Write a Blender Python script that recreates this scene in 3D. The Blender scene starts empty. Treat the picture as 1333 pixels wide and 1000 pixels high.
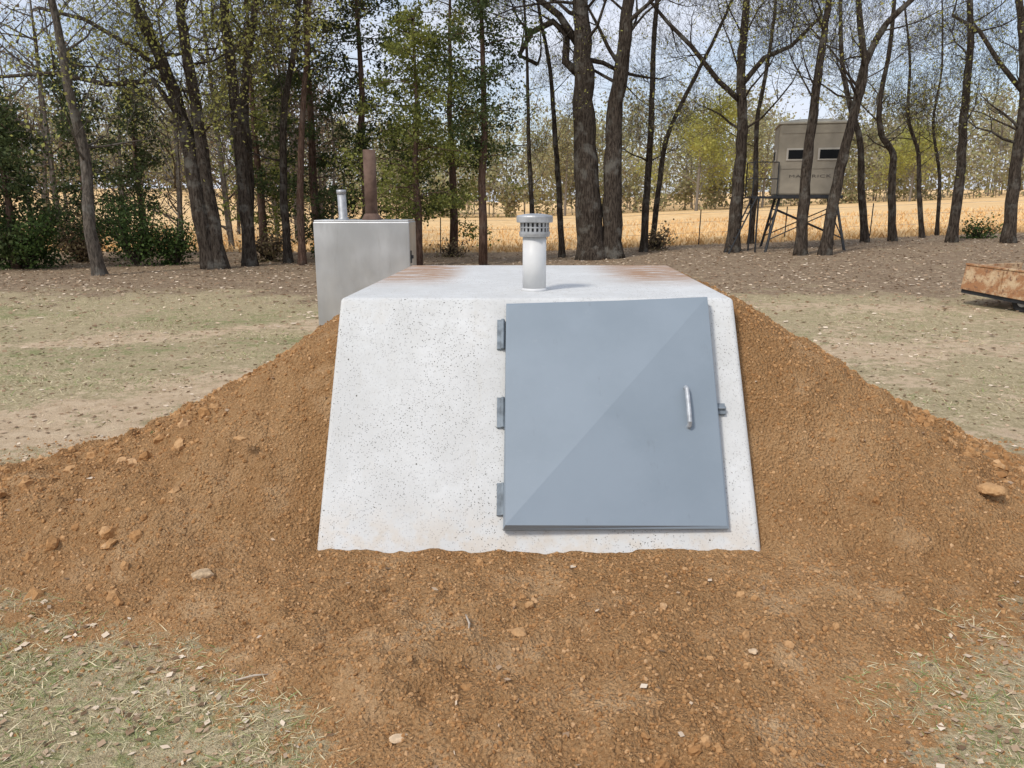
import bpy, bmesh, math, random
import numpy as np
from mathutils import Vector, Matrix
R = math.radians
scene = bpy.context.scene
col = scene.collection
rng = random.Random(7)
nr = np.random.RandomState(11)

# ------------------------------------------------------------------ camera
H = 1.6
PITCH = R(13.2)
cp, sp = math.cos(PITCH), math.sin(PITCH)
cam_d = bpy.data.cameras.new('camera'); cam = bpy.data.objects.new('camera', cam_d); col.objects.link(cam)
cam.location = (0, 0, H); cam.rotation_euler = (R(90) - PITCH, 0, 0)
cam_d.sensor_width = 36; cam_d.lens = 27.0; cam_d.clip_end = 3000; cam_d.clip_start = 0.05
scene.camera = cam

def ray(px, py):
    v = (500 - py) / 1000.0; u = (px - 666.5) / 1000.0
    return u, cp + v * sp, -sp + v * cp
def at(px, py, Y):
    u, dy, dz = ray(px, py); t = Y / dy
    return Vector((u * t, Y, H + dz * t))
def atz(px, py, z):
    u, dy, dz = ray(px, py); t = (z - H) / dz
    return Vector((u * t, dy * t, z))

# ------------------------------------------------------------------ noise
class VN:
    def __init__(s, seed):
        s.t = np.random.RandomState(seed).rand(256, 256) * 2 - 1
    def __call__(s, x, y):
        x = np.asarray(x, float); y = np.asarray(y, float)
        xi = np.floor(x).astype(int); yi = np.floor(y).astype(int)
        fx = x - xi; fy = y - yi
        fx = fx * fx * (3 - 2 * fx); fy = fy * fy * (3 - 2 * fy)
        a = s.t[xi & 255, yi & 255]; b = s.t[(xi + 1) & 255, yi & 255]
        c = s.t[xi & 255, (yi + 1) & 255]; d = s.t[(xi + 1) & 255, (yi + 1) & 255]
        return (a * (1 - fx) + b * fx) * (1 - fy) + (c * (1 - fx) + d * fx) * fy
N1, N2, N3, N4 = VN(1), VN(2), VN(3), VN(4)
def fbm(n, x, y, o=4):
    r = 0; a = 1.0
    for i in range(o):
        r = r + a * n(x * 2 ** i + 7.3 * i, y * 2 ** i + 3.1 * i); a *= 0.5
    return r / 1.9
def ss(a, b, x):
    t = np.clip((np.asarray(x, float) - a) / (b - a), 0, 1)
    return t * t * (3 - 2 * t)

# ------------------------------------------------------------------ terrain
def terrain(x, y):
    x = np.asarray(x, float); y = np.asarray(y, float)
    xr = np.clip(x, 0, 75)
    z = ss(9, 24, y) * 0.04 * xr
    z = z + 3.2 * ss(45, 100, y) * ss(-12, -42, x)            # low hill on the left, far off
    z = z + 2.0 * ss(110, 200, y)
    z = z + 0.02 * fbm(N1, x * 0.5, y * 0.5, 3) * ss(1.0, 6, y) + 0.12 * fbm(N2, x * .07, y * .07, 2) * ss(14, 40, y)
    return z
def tz(x, y): return float(terrain(x, y))

POLY = np.array([(-.6, 1.2), (.98, 1.2), (1.08, 2.0), (1.45, 2.45), (2.15, 3.02), (2.9, 3.38), (3.45, 3.8), (3.4, 4.5), (2.5, 5.7), (1.5, 7.3),
                 (-1, 7.3), (-2.0, 5.9), (-2.9, 4.8), (-3.5, 4.2), (-3.1, 3.5), (-2.2, 3.02), (-.95, 2.36), (-.55, 1.98)])
def sdist(x, y):
    x = np.asarray(x, float); y = np.asarray(y, float)
    d = np.full(x.shape, 1e9); inside = np.zeros(x.shape, bool)
    n = len(POLY)
    for i in range(n):
        a = POLY[i]; b = POLY[(i + 1) % n]
        e = b - a
        t = np.clip(((x - a[0]) * e[0] + (y - a[1]) * e[1]) / (e @ e), 0, 1)
        d = np.minimum(d, np.hypot(x - a[0] - t * e[0], y - a[1] - t * e[1]))
        if a[1] != b[1]:
            c = ((a[1] > y) != (b[1] > y)) & (x < (b[0] - a[0]) * (y - a[1]) / (b[1] - a[1]) + a[0])
            inside ^= c
    return np.where(inside, d, -d)
def sdn(x, y):
    return sdist(x, y) + 0.26 * fbm(N3, x * 1.6, y * 1.6, 4)
def mound(x, y):
    x = np.asarray(x, float); y = np.asarray(y, float)
    sd = sdn(x, y)
    base = -0.05 + 0.10 * ss(-.35, .45, sd + .16 * fbm(N4, x * 9, y * 9, 3))
    sl = -.93 - x; sr = x - 1.19
    pl = np.interp(sl, [0, .3, .6, 1.25, 1.9, 2.4, 3], [1.0, .75, .53, .18, .03, .0, 0])
    pr = np.interp(sr, [0, .3, .62, .87, 1.1, 1.45, 1.75, 2.1, 2.6], [1.08, .91, .71, .52, .36, .17, .06, .0, 0])
    outx = np.where(x < 0, sl, sr)
    P = np.where(x < .13, pl, pr)
    s = np.clip(outx, 0, 2.2)
    front = ss(3.12 - .35 * s, 4.3 - .2 * s, y)
    back = 1 - ss(6.0 - 1.0 * s, 7.5 - 1.1 * s, y)
    h = P * front * back * .97
    zf = .06 + 1.43 * (y - 3.25)
    inx = ss(.02, -.05, outx)
    hin = np.minimum(h, np.clip(zf - .14, 0, 0.85))
    h = h * (1 - inx) + hin * inx
    m = ss(-.1, .4, sd)
    ridg = 1 - 2 * np.abs(fbm(N3, x * 7.5 + 3, y * 7.5, 3))
    lump = .045 * fbm(N1, x * 2.1, y * 2.1, 3) + .036 * fbm(N4, x * 6, y * 6, 3) + .030 * fbm(N2, x * 19, y * 19, 3) + .014 * ridg
    near = ss(.0, .5, np.hypot(np.maximum(np.abs(x - .12) - 1.0, 0), np.maximum(np.abs(y - 3.6) - .35, 0)))
    big = .12 * np.clip(fbm(N2, x * 3.6 + 5, y * 3.6, 4) + .05, 0, 1) * ss(.3, 1.3, s)
    edge = .012 * fbm(N4, x * 14, y * 14, 3) * (1 - inx * ss(3.3, 3.4, y))
    return base + h + m * (lump * (.30 + .70 * near) + big) + edge
def gz(x, y):
    return np.maximum(terrain(x, y), mound(x, y))

# ------------------------------------------------------------------ mesh helpers
def np_mesh(name, V, F, mat, parent=None, smooth=False):
    V = np.asarray(V, np.float32); F = np.asarray(F, np.int32)
    me = bpy.data.meshes.new(name)
    k = F.shape[1]
    me.vertices.add(len(V)); me.vertices.foreach_set('co', V.ravel())
    me.loops.add(F.size); me.loops.foreach_set('vertex_index', F.ravel())
    me.polygons.add(len(F)); me.polygons.foreach_set('loop_start', np.arange(0, F.size, k, dtype=np.int32))
    me.update(calc_edges=True)
    me.polygons.foreach_set('use_smooth', np.full(len(F), smooth))
    me.materials.append(mat)
    o = bpy.data.objects.new(name, me); col.objects.link(o)
    if parent: o.parent = parent
    return o
class MB:
    def __init__(s): s.v = []; s.f = []
    def box(s, c, ax, h):
        c = Vector(c); b = len(s.v)
        for k in (-1, 1):
            for j in (-1, 1):
                for i in (-1, 1):
                    s.v.append(c + ax[0] * (i * h[0]) + ax[1] * (j * h[1]) + ax[2] * (k * h[2]))
        for q in ((0, 2, 3, 1), (4, 5, 7, 6), (0, 1, 5, 4), (2, 6, 7, 3), (0, 4, 6, 2), (1, 3, 7, 5)):
            s.f.append([b + i for i in q])
        return s
    def tube(s, pts, rad, n=8, cap=True, phase=0):
        b = len(s.v); pts = [Vector(p) for p in pts]
        m = len(pts); nrm = None
        for i, p in enumerate(pts):
            d = (pts[min(i + 1, m - 1)] - pts[max(i - 1, 0)]).normalized()
            if nrm is None:
                nrm = d.orthogonal().normalized()
            nrm = (nrm - d * nrm.dot(d))
            nrm = nrm.normalized() if nrm.length > 1e-6 else d.orthogonal().normalized()
            bi = d.cross(nrm)
            r = rad[i] if hasattr(rad, '__len__') else rad
            for k in range(n):
                a = 2 * math.pi * k / n + phase
                s.v.append(p + (nrm * math.cos(a) + bi * math.sin(a)) * r)
        for i in range(m - 1):
            for k in range(n):
                s.f.append([b + i * n + k, b + i * n + (k + 1) % n, b + (i + 1) * n + (k + 1) % n, b + (i + 1) * n + k])
        if cap:
            s.f.append([b + k for k in range(n)][::-1]); s.f.append([b + (m - 1) * n + k for k in range(n)])
        return s
    def lathe(s, c, prof, n=32):
        c = Vector(c); b = len(s.v)
        for r, z in prof:
            for k in range(n):
                a = 2 * math.pi * k / n
                s.v.append(c + Vector((r * math.cos(a), r * math.sin(a), z)))
        for i in range(len(prof) - 1):
            for k in range(n):
                s.f.append([b + i * n + k, b + i * n + (k + 1) % n, b + (i + 1) * n + (k + 1) % n, b + (i + 1) * n + k])
        s.f.append([b + k for k in range(n)][::-1]); s.f.append([b + (len(prof) - 1) * n + k for k in range(n)])
        return s
    def hexa(s, P):
        """8 corners: bottom ring of four, then top ring of four"""
        b = len(s.v); s.v += [Vector(p) for p in P]
        s.f += [[b + 3, b + 2, b + 1, b], [b + 4, b + 5, b + 6, b + 7]] + [[b + i, b + (i + 1) % 4, b + 4 + (i + 1) % 4, b + 4 + i] for i in range(4)]
        return s
    def build(s, name, mat, parent=None, bevel=0, smooth=False, seg=2):
        me = bpy.data.meshes.new(name); me.from_pydata([tuple(p) for p in s.v], [], s.f); me.update()
        me.materials.append(mat)
        bm = bmesh.new(); bm.from_mesh(me); bmesh.ops.recalc_face_normals(bm, faces=bm.faces); bm.to_mesh(me); bm.free()
        if smooth:
            me.polygons.foreach_set('use_smooth', np.array([len(p.vertices) == 4 for p in me.polygons]))
        o = bpy.data.objects.new(name, me); col.objects.link(o)
        if parent: o.parent = parent
        if bevel:
            md = o.modifiers.new('bevel', 'BEVEL'); md.width = bevel; md.segments = seg; md.limit_method = 'ANGLE'
        return o
AX = (Vector((1, 0, 0)), Vector((0, 1, 0)), Vector((0, 0, 1)))
def tag(o, label=None, cat=None, group=None, kind=None):
    if label: o['label'] = label
    if cat: o['category'] = cat
    if group: o['group'] = group
    if kind: o['kind'] = kind
    return o
def thing(name, label, cat, loc=(0, 0, 0), group=None):
    o = bpy.data.objects.new(name, None); col.objects.link(o); o.location = loc; o.empty_display_size = .1
    return tag(o, label, cat, group)
def rebase(root):
    """children were built in world coordinates: keep them there under an empty that is not at the origin"""
    inv = Matrix.Translation(-Vector(root.location))
    for c in root.children:
        c.data.transform(inv)
        for g in c.children: g.data.transform(inv)

# ------------------------------------------------------------------ materials
class MT:
    def __init__(s, name, rough=.9, spec=.2, metal=0):
        s.m = bpy.data.materials.new(name); s.m.use_nodes = True; s.nt = s.m.node_tree
        s.b = s.nt.nodes['Principled BSDF']; s.out = s.nt.nodes['Material Output']
        s.b.inputs['Roughness'].default_value = rough; s.b.inputs['Specular IOR Level'].default_value = spec
        s.b.inputs['Metallic'].default_value = metal
        s.tc = s.n('ShaderNodeTexCoord'); s.co = s.tc.outputs['Object']
    def n(s, t, **k):
        x = s.nt.nodes.new(t)
        for a, b in k.items(): setattr(x, a, b)
        return x
    def set(s, sock, v):
        if hasattr(v, 'is_output'): s.nt.links.new(v, sock)
        elif isinstance(v, tuple) and len(v) == 3 and sock.type == 'RGBA': sock.default_value = (*v, 1)
        else: sock.default_value = v
    def mapped(s, sc):
        m = s.n('ShaderNodeMapping'); s.set(m.inputs['Vector'], s.co); m.inputs['Scale'].default_value = sc; return m.outputs[0]
    def noise(s, scale, detail=4, rough=.55, co=None, dist=0):
        x = s.n('ShaderNodeTexNoise'); s.set(x.inputs['Vector'], co or s.co)
        x.inputs['Scale'].default_value = scale; x.inputs['Detail'].default_value = detail
        x.inputs['Roughness'].default_value = rough; x.inputs['Distortion'].default_value = dist
        return x.outputs['Fac']
    def vor(s, scale, out='Distance', co=None):
        x = s.n('ShaderNodeTexVoronoi'); s.set(x.inputs['Vector'], co or s.co); x.inputs['Scale'].default_value = scale
        return x.outputs[out]
    def ramp(s, f, a, b, inv=False):
        x = s.n('ShaderNodeMapRange'); s.set(x.inputs[0], f); x.inputs[1].default_value = a; x.inputs[2].default_value = b
        x.inputs[3].default_value = 1 if inv else 0; x.inputs[4].default_value = 0 if inv else 1; x.interpolation_type = 'SMOOTHSTEP'
        return x.outputs[0]
    def math(s, op, a, b=0.0):
        x = s.n('ShaderNodeMath', operation=op); s.set(x.inputs[0], a); s.set(x.inputs[1], b); return x.outputs[0]
    def mix(s, f, a, b, mode='MIX'):
        x = s.n('ShaderNodeMix', data_type='RGBA', blend_type=mode)
        s.set(x.inputs[0], f); s.set(x.inputs[6], a); s.set(x.inputs[7], b); return x.outputs[2]
    def cr(s, f, stops):
        x = s.n('ShaderNodeValToRGB'); s.set(x.inputs[0], f); e = x.color_ramp.elements
        e[0].position = stops[0][0]; e[0].color = (*stops[0][1], 1); e[1].position = stops[-1][0]; e[1].color = (*stops[-1][1], 1)
        for p, c in stops[1:-1]:
            q = e.new(p); q.color = (*c, 1)
        return x.outputs[0]
    def island(s): return s.n('ShaderNodeNewGeometry').outputs['Random Per Island']
    def sep(s, axis):
        x = s.n('ShaderNodeSeparateXYZ'); s.set(x.inputs[0], s.co); return x.outputs[axis]
    def attr(s, name, out='Fac'): return s.n('ShaderNodeAttribute', attribute_name=name).outputs[out]
    def col(s, c): s.set(s.b.inputs['Base Color'], c); return s
    def bump(s, h, strength=.5, dist=.01):
        x = s.n('ShaderNodeBump'); s.set(x.inputs['Height'], h); x.inputs['Strength'].default_value = strength
        x.inputs['Distance'].default_value = dist; s.nt.links.new(x.outputs[0], s.b.inputs['Normal']); return s

def simple(name, c, rough=.6, metal=0, var=.25, scale=8, spec=.4, bump=0):
    t = MT(name, rough, spec, metal)
    f = t.noise(scale, 5)
    t.col(t.mix(t.ramp(f, .3, .7), tuple(v * (1 - var) for v in c), tuple(min(1, v * (1 + var)) for v in c)))
    if bump: t.bump(t.noise(scale * 6, 4), bump, .004)
    return t.m

# soil
def soil_color(t):
    big = t.noise(1.3, 5, .6); mid = t.noise(9, 5, .65); fine = t.noise(90, 3, .7)
    c = t.mix(t.ramp(big, .35, .65), (.42, .235, .100), (.57, .345, .165))
    damp = t.math('MULTIPLY', t.ramp(t.noise(2.1, 4, .6), .54, .68), .40)
    c = t.mix(damp, c, (.31, .145, .056))
    c = t.mix(t.ramp(mid, .3, .72), t.mix(.40, c, (.29, .14, .053)), c)
    c = t.mix(t.ramp(fine, .35, .7), t.mix(.40, c, (.22, .105, .04)), t.mix(.2, c, (.70, .47, .26)))
    return c, mid, fine
t = MT('soil', .95, .1)
c, mid, fine = soil_color(t)
dry = t.math('MULTIPLY', t.ramp(t.noise(2.6, 4), .52, .68), t.ramp(t.sep(1), 4.2, 2.2))
dry = t.math('ADD', t.math('MULTIPLY', dry, .55), t.math('MULTIPLY', t.ramp(t.noise(3.6, 4), .58, .70), .3))
c = t.mix(dry, c, (.68, .47, .27))
v = t.vor(70)
c = t.mix(t.ramp(v, .0, .45, True), c, t.mix(.12, c, (.70, .50, .29)))
t.col(c)
h = t.math('ADD', t.math('MULTIPLY', mid, 1.5), t.math('ADD', t.math('MULTIPLY', v, -.8), fine))
t.bump(h, 1.0, .024); M_soil = t.m
t = MT('clod', .95, .1)
c = t.cr(t.island(), [(0, (.34, .175, .070)), (.4, (.43, .24, .104)), (.85, (.51, .305, .145)), (1, (.59, .385, .21))])
c = t.mix(t.ramp(t.noise(60, 3), .3, .7), t.mix(.35, c, (.24, .11, .043)), c)
t.col(c); t.bump(t.noise(120, 2), .6, .006); M_clod = t.m

# ground
t = MT('ground', .95, .1)
at_ = t.n('ShaderNodeAttribute', attribute_name='zone'); sepc = t.n('ShaderNodeSeparateColor'); t.set(sepc.inputs[0], at_.outputs['Color'])
litter, field, green = sepc.outputs[0], sepc.outputs[1], sepc.outputs[2]
sandm = at_.outputs['Alpha']; soilm = t.attr('soil')
n1 = t.noise(.9, 6, .68); n2 = t.noise(6, 5, .75); n3 = t.noise(40, 4, .75); n4 = t.noise(150, 2, .7)
sand = t.mix(t.ramp(n2, .3, .7), (.56, .41, .26), (.77, .60, .41))
straw = t.mix(t.ramp(n3, .3, .7), (.38, .30, .165), (.80, .67, .43))
straw = t.mix(t.ramp(n2, .35, .65), t.mix(.5, straw, (.29, .23, .13)), straw)
dn1 = t.math('SUBTRACT', n1, .5); dn2 = t.math('SUBTRACT', n2, .5)
sf = t.math('ADD', sandm, t.math('ADD', t.math('MULTIPLY', dn1, 3.0), t.math('MULTIPLY', dn2, 2.2)))
c = t.mix(t.ramp(sf, .3, .65), straw, sand)
gr = t.mix(t.ramp(n3, .35, .7), (.17, .20, .065), (.42, .42, .21))
c = t.mix(t.math('MULTIPLY', t.ramp(t.math('ADD', green, t.math('ADD', t.math('MULTIPLY', dn2, 3.0), t.math('MULTIPLY', dn1, -2.0))), .38, .75), .8), c, gr)
li = t.mix(t.ramp(n3, .32, .68), (.165, .112, .070), (.46, .34, .23))
li = t.mix(t.ramp(n2, .50, .66), li, (.52, .40, .265))
c = t.mix(t.ramp(t.math('ADD', litter, t.math('ADD', t.math('MULTIPLY', dn1, 2.2), t.math('MULTIPLY', dn2, 2.2))), .3, .75), c, li)
str_ = t.noise(1.0, 5, .7, t.mapped((1.2, .25, 1)))
fi = t.mix(t.ramp(str_, .3, .7), (.68, .42, .185), (.86, .60, .31))
fi = t.mix(t.math('MULTIPLY', t.ramp(t.noise(.05, 3), .35, .65), .6), fi, (.78, .55, .29))
c = t.mix(field, c, fi)
dk = t.math('MULTIPLY', t.ramp(n4, .32, .55, True), t.math('SUBTRACT', 1.0, field))
c = t.mix(t.math('MULTIPLY', dk, .35), c, (.14, .10, .055))
sc, _, _ = soil_color(t)
c = t.mix(t.ramp(t.math('ADD', soilm, t.math('MULTIPLY', dn2, 2.2)), .42, .76), c, sc)
t.col(c); t.bump(t.math('ADD', n3, t.math('ADD', n4, t.math('MULTIPLY', n2, 2))), .7, .03)
M_ground = t.m

# concrete
t = MT('concrete', .85, .25)
a = t.noise(1.6, 6, .6); b = t.noise(14, 5, .6); z = t.sep(2); x = t.sep(0); y = t.sep(1)     # origin at roof level
c = t.mix(t.ramp(a, .3, .72), (.555, .555, .54), (.665, .67, .66))
c = t.mix(t.ramp(b, .3, .7), t.mix(.4, c, (.51, .505, .48)), c)
streak = t.noise(5, 5, .6, t.mapped((3, .4, .4)))
c = t.mix(t.math('MULTIPLY', t.ramp(streak, .54, .74), .22), c, (.50, .47, .41))
blot = t.noise(3.4, 6, .7)
c = t.mix(t.math('MULTIPLY', t.ramp(blot, .58, .74), .22), c, (.50, .45, .37))
low = t.math('MULTIPLY', t.ramp(z, -1.08, -.82, True), t.ramp(b, .38, .62))
c = t.mix(t.math('MULTIPLY', low, .4), c, (.50, .39, .26))
def pits(scale, r, dens, w):
    vc = t.vor(scale, 'Color'); s1 = t.n('ShaderNodeSeparateColor'); t.set(s1.inputs[0], vc)
    sel = t.math('GREATER_THAN', s1.outputs[0], 1 - dens)
    return t.math('MULTIPLY', t.math('MULTIPLY', t.ramp(t.vor(scale), r * .6, r, True), sel), w)
patch = t.ramp(t.noise(2.0, 4), .40, .60)
p1 = t.math('MULTIPLY', pits(60, .20, .46, .95), t.math('ADD', t.math('MULTIPLY', patch, .85), .15))
p2 = pits(19, .085, .18, 1.0); p3 = t.math('MULTIPLY', pits(125, .3, .45, .7), t.math('ADD', t.math('MULTIPLY', patch, .7), .3))
p = t.math('MAXIMUM', t.math('MAXIMUM', p1, p2), p3)
c = t.mix(p, c, (.13, .12, .10))
top = t.ramp(z, -.012, -.002)
edge = t.math('MAXIMUM', t.ramp(x, .35, .75), t.ramp(x, -.40, -.65))
stn = t.noise(6, 6, .75, t.mapped((.5, 3.6, 1)))
stain = t.math('MULTIPLY', t.math('MULTIPLY', t.math('MULTIPLY', top, edge), t.ramp(y, -.3, .6)), t.ramp(stn, .38, .52))
c = t.mix(t.math('MULTIPLY', stain, .9), c, (.33, .18, .09))
c = t.mix(t.math('MULTIPLY', top, t.math('MULTIPLY', t.ramp(t.noise(30, 4), .58, .72), .3)), c, (.46, .38, .30))
t.col(c); t.bump(t.math('SUBTRACT', t.math('MULTIPLY', b, .6), t.math('MULTIPLY', p, 2.0)), .6, .006)
M_conc = t.m

# door paint
t = MT('door_paint', .45, .45)
a = t.noise(2.2, 5, .6); f = t.noise(25, 5, .7)
c = t.mix(t.ramp(a, .3, .7), (.205, .248, .288), (.230, .275, .320))
c = t.mix(t.math('MULTIPLY', t.ramp(f, .6, .75), .14), c, (.34, .37, .39))
scr = t.noise(9, 6, .8, t.mapped((1, .4, .4)))
c = t.mix(t.math('MULTIPLY', t.ramp(scr, .60, .75), .45), c, (.14, .155, .165))
t.col(c); t.set(t.b.inputs['Roughness'], t.math('ADD', t.math('MULTIPLY', a, .25), .32)); t.bump(t.noise(3, 2), .08, .01)
M_door = t.m
M_door_edge = simple('hinge_steel', (.18, .21, .235), .55, .1, .3, 20, bump=.3)
M_handle = simple('handle_steel', (.42, .44, .46), .45, .3, .2, 25, bump=.2)
M_dark = simple('dark_steel', (.035, .037, .04), .55, .3, .3, 10)
M_pvc = simple('white_pvc', (.64, .64, .63), .45, 0, .08, 6)
M_cap = simple('galvanised', (.42, .43, .44), .5, .5, .18, 14)
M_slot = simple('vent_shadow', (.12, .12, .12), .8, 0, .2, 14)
t = MT('stainless', .42, .5, .85)
c = t.mix(t.ramp(t.noise(2, 4, .55, t.mapped((1, 1, .5))), .3, .7), (.47, .475, .475), (.66, .665, .665))
c = t.mix(t.math('MULTIPLY', t.ramp(t.noise(5, 5, .7, t.mapped((3, 3, .4))), .55, .75), .3), c, (.34, .33, .31))
t.col(c); t.set(t.b.inputs['Roughness'], t.math('ADD', t.math('MULTIPLY', t.noise(3, 4), .4), .22)); t.bump(t.noise(2.5, 2), .15, .02); M_steel = t.m
t = MT('rust_pipe', .8, .2)
t.col(t.mix(t.ramp(t.noise(8, 4, .6), .35, .65), (.10, .062, .046), (.155, .10, .075))); t.bump(t.noise(60, 3), .2, .003); M_rust = t.m
t = MT('rusty_steel', .8, .3, .1)
c = t.mix(t.ramp(t.noise(5, 6, .7), .42, .6), (.36, .18, .085), (.56, .41, .25))
c = t.mix(t.ramp(t.noise(17, 5, .7), .52, .66), c, (.20, .11, .065)); t.col(c); t.bump(t.noise(40, 4), .5, .01); M_bucket = t.m
M_blind = simple('blind_tan', (.30, .262, .20), .75, 0, .12, 3)
M_blind_roof = simple('blind_roof', (.42, .385, .31), .7, 0, .12, 3)
M_glass = simple('window_dark', (.010, .011, .012), .6, 0, .1, 3, spec=.1)
M_trimw = simple('window_trim', (.47, .43, .36), .6, 0, .1, 3)
M_rubber = simple('rubber', (.02, .02, .02), .8, 0, .2, 10)
M_text = simple('lettering', (.10, .085, .07), .8, 0, .05, 3)
M_rock = simple('stone', (.46, .33, .20), .9, 0, .3, 30, bump=.6)
M_stick = simple('dry_stick', (.50, .42, .33), .9, 0, .25, 40)
M_pale = simple('pale_soil', (.60, .44, .28), .95, 0, .2, 40, bump=.5)

def bark(name, a, b, lich):
    t = MT(name, .95, .1)
    f = t.noise(9, 5, .7, t.mapped((3, 3, .55)), .4)
    c = t.mix(t.ramp(f, .35, .68), a, b)
    c = t.mix(t.math('MULTIPLY', t.ramp(t.noise(2.3, 4, .65), .50, .66), lich), c, (.23, .22, .19))
    t.col(c); t.bump(f, 1.0, .05); return t.m
M_bark = bark('bark_dark', (.028, .021, .016), (.115, .092, .072), .5)
M_bark2 = bark('bark_grey', (.055, .046, .038), (.18, .152, .123), .6)
M_barkr = bark('bark_red', (.075, .045, .032), (.19, .122, .09), .2)
M_barkf = bark('bark_far', (.17, .145, .12), (.26, .23, .19), .3)  # bark colour lightened to paint in the haze of distance
def leafmat(name, stops, trans=.35):
    t = MT(name, .7, .2)
    r = t.island(); f = t.math('ADD', t.math('MULTIPLY', r, .45), t.math('MULTIPLY', t.noise(.9, 2), .75))
    c = t.cr(t.math('SUBTRACT', f, .10), stops); t.col(c)
    if trans:
        tr = t.n('ShaderNodeBsdfTranslucent'); t.set(tr.inputs[0], c)
        mx = t.n('ShaderNodeMixShader'); mx.inputs[0].default_value = trans
        t.nt.links.new(t.b.outputs[0], mx.inputs[1]); t.nt.links.new(tr.outputs[0], mx.inputs[2]); t.nt.links.new(mx.outputs[0], t.out.inputs[0])
    return t.m
L_bud = leafmat('bud_leaves', [(.1, (.34, .27, .09)), (.45, (.42, .41, .115)), (.75, (.50, .51, .15)), (1, (.58, .56, .21))], .5)
L_olive = leafmat('olive_leaves', [(.1, (.05, .068, .022)), (.4, (.14, .16, .042)), (.7, (.29, .30, .075)), (1, (.46, .45, .13))], .4)
L_cedar = leafmat('cedar_leaves', [(.1, (.022, .034, .014)), (.5, (.06, .082, .028)), (1, (.15, .175, .06))], .25)
L_shrub = leafmat('shrub_leaves', [(.1, (.025, .042, .016)), (.5, (.065, .105, .03)), (1, (.16, .24, .055))], .3)
L_brown = leafmat('brown_leaves', [(.1, (.12, .085, .058)), (.5, (.25, .18, .11)), (.8, (.32, .28, .12)), (1, (.38, .24, .15))], .3)
L_far = leafmat('far_leaves', [(.1, (.27, .225, .16)), (.35, (.34, .29, .19)), (.55, (.42, .395, .19)), (.75, (.29, .30, .165)), (1, (.50, .45, .22))], .3)  # leaf colours lightened too, aerial haze put into the colour
t = MT('dead_leaf', .85, .15)
t.col(t.cr(t.island(), [(0, (.15, .095, .055)), (.35, (.32, .21, .13)), (.7, (.50, .37, .25)), (1, (.72, .60, .46))])); M_dead = t.m
t = MT('grass_blade', .7, .2)
t.col(t.cr(t.math('ADD', t.math('MULTIPLY', t.island(), .55), t.math('MULTIPLY', t.noise(1.7, 3), .55)),
      [(.2, (.13, .19, .05)), (.40, (.27, .32, .12)), (.50, (.52, .45, .26)), (.78, (.70, .60, .39)), (1, (.82, .73, .54))])); M_grass = t.m
t = MT('straw_blade', .8, .15)
t.col(t.cr(t.math('ADD', t.math('MULTIPLY', t.island(), .7), t.math('MULTIPLY', t.noise(.4, 3), .3)),
      [(.1, (.62, .38, .16)), (.5, (.80, .53, .25)), (1, (.90, .67, .37))])); M_straw = t.m

# ------------------------------------------------------------------ ground sheet
def axis(lo, hi, fine, c0, c1, g):
    a = list(np.arange(c0, c1 + 1e-6, fine)); s = fine
    p = c1
    while p < hi: s *= g; p += s; a.append(min(p, hi))
    p = c0; s = fine; b = []
    while p > lo: s *= g; p -= s; b.append(max(p, lo))
    return np.array(b[::-1] + a)
gx = axis(-900, 900, .13, -8, 9, 1.045); gy = axis(-30, 1500, .10, 1.0, 13, 1.022)
X, Y = np.meshgrid(gx, gy)
Z = terrain(X, Y)
V = np.stack([X.ravel(), Y.ravel(), Z.ravel()], 1)
nx_, ny_ = len(gx), len(gy)
idx = np.arange(nx_ * ny_).reshape(ny_, nx_)
F = np.stack([idx[:-1, :-1].ravel(), idx[:-1, 1:].ravel(), idx[1:, 1:].ravel(), idx[1:, :-1].ravel()], 1)
ground = np_mesh('ground', V, F, M_ground, smooth=True); tag(ground, kind='structure')
nz = fbm(N3, X * .35, Y * .35, 4)
def tracks(x, y):
    y = y + 1.3 * fbm(N2, x * .5, y * .5, 4)
    a = np.exp(-((y - (6.3 + .40 * (x + 3.5))) / .8) ** 2) * ss(-1, -2.0, x)
    b = np.exp(-((y - (9.5 + .35 * (x + 4))) / .45) ** 2) * ss(-1, -2.5, x) * .8
    c = np.exp(-((y - (8.4 + .15 * (x - 4))) / 1.1) ** 2) * ss(2, 3.2, x)
    d = np.exp(-((y - (12.4 + .1 * (x - 4))) / .8) ** 2) * ss(2, 3.2, x)
    e = np.exp(-((y - 5.0) / .7) ** 2) * ss(-2.3, -2.9, x)
    return np.clip(a + b + .6 * c + .5 * d + e, 0, 1)
lit = ss(10.8, 15.8, Y + 1.8 * nz + .05 * np.clip(X, 0, 20))
fld = ss(25.5, 27.5, Y + 1.2 * nz)
grn = .60 * ss(6.0, 7.2, Y) * ss(13.4, 11.0, Y) * ss(-1.0, -2.4, X) * (.75 + 1.1 * nz) + .46 * ss(3.6, 2.8, Y) * ss(0, -.6, X) + .32 * ss(3.6, 2.6, Y) * ss(1, 1.6, X) + .14 * ss(7, 9, Y) * ss(14, 12, Y) * ss(2, 4, X)
trk = tracks(X, Y)
grn = grn * (1 - .95 * trk)
snd = .06 + .75 * trk + .12 * ss(2, 3, X) * ss(14, 12, Y) + .15 * ss(3.6, 2.6, Y)
ca = ground.data.color_attributes.new('zone', 'FLOAT_COLOR', 'POINT')
ca.data.foreach_set('color', np.stack([lit.ravel(), fld.ravel(), np.clip(grn, 0, 1).ravel(), np.clip(snd, 0, 1).ravel()], 1).astype(np.float32).ravel())
sa = ground.data.attributes.new('soil', 'FLOAT', 'POINT')
sdg = sdn(X, Y)
sa.data.foreach_set('value', (ss(-.5, .25, sdg)).astype(np.float32).ravel())

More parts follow.
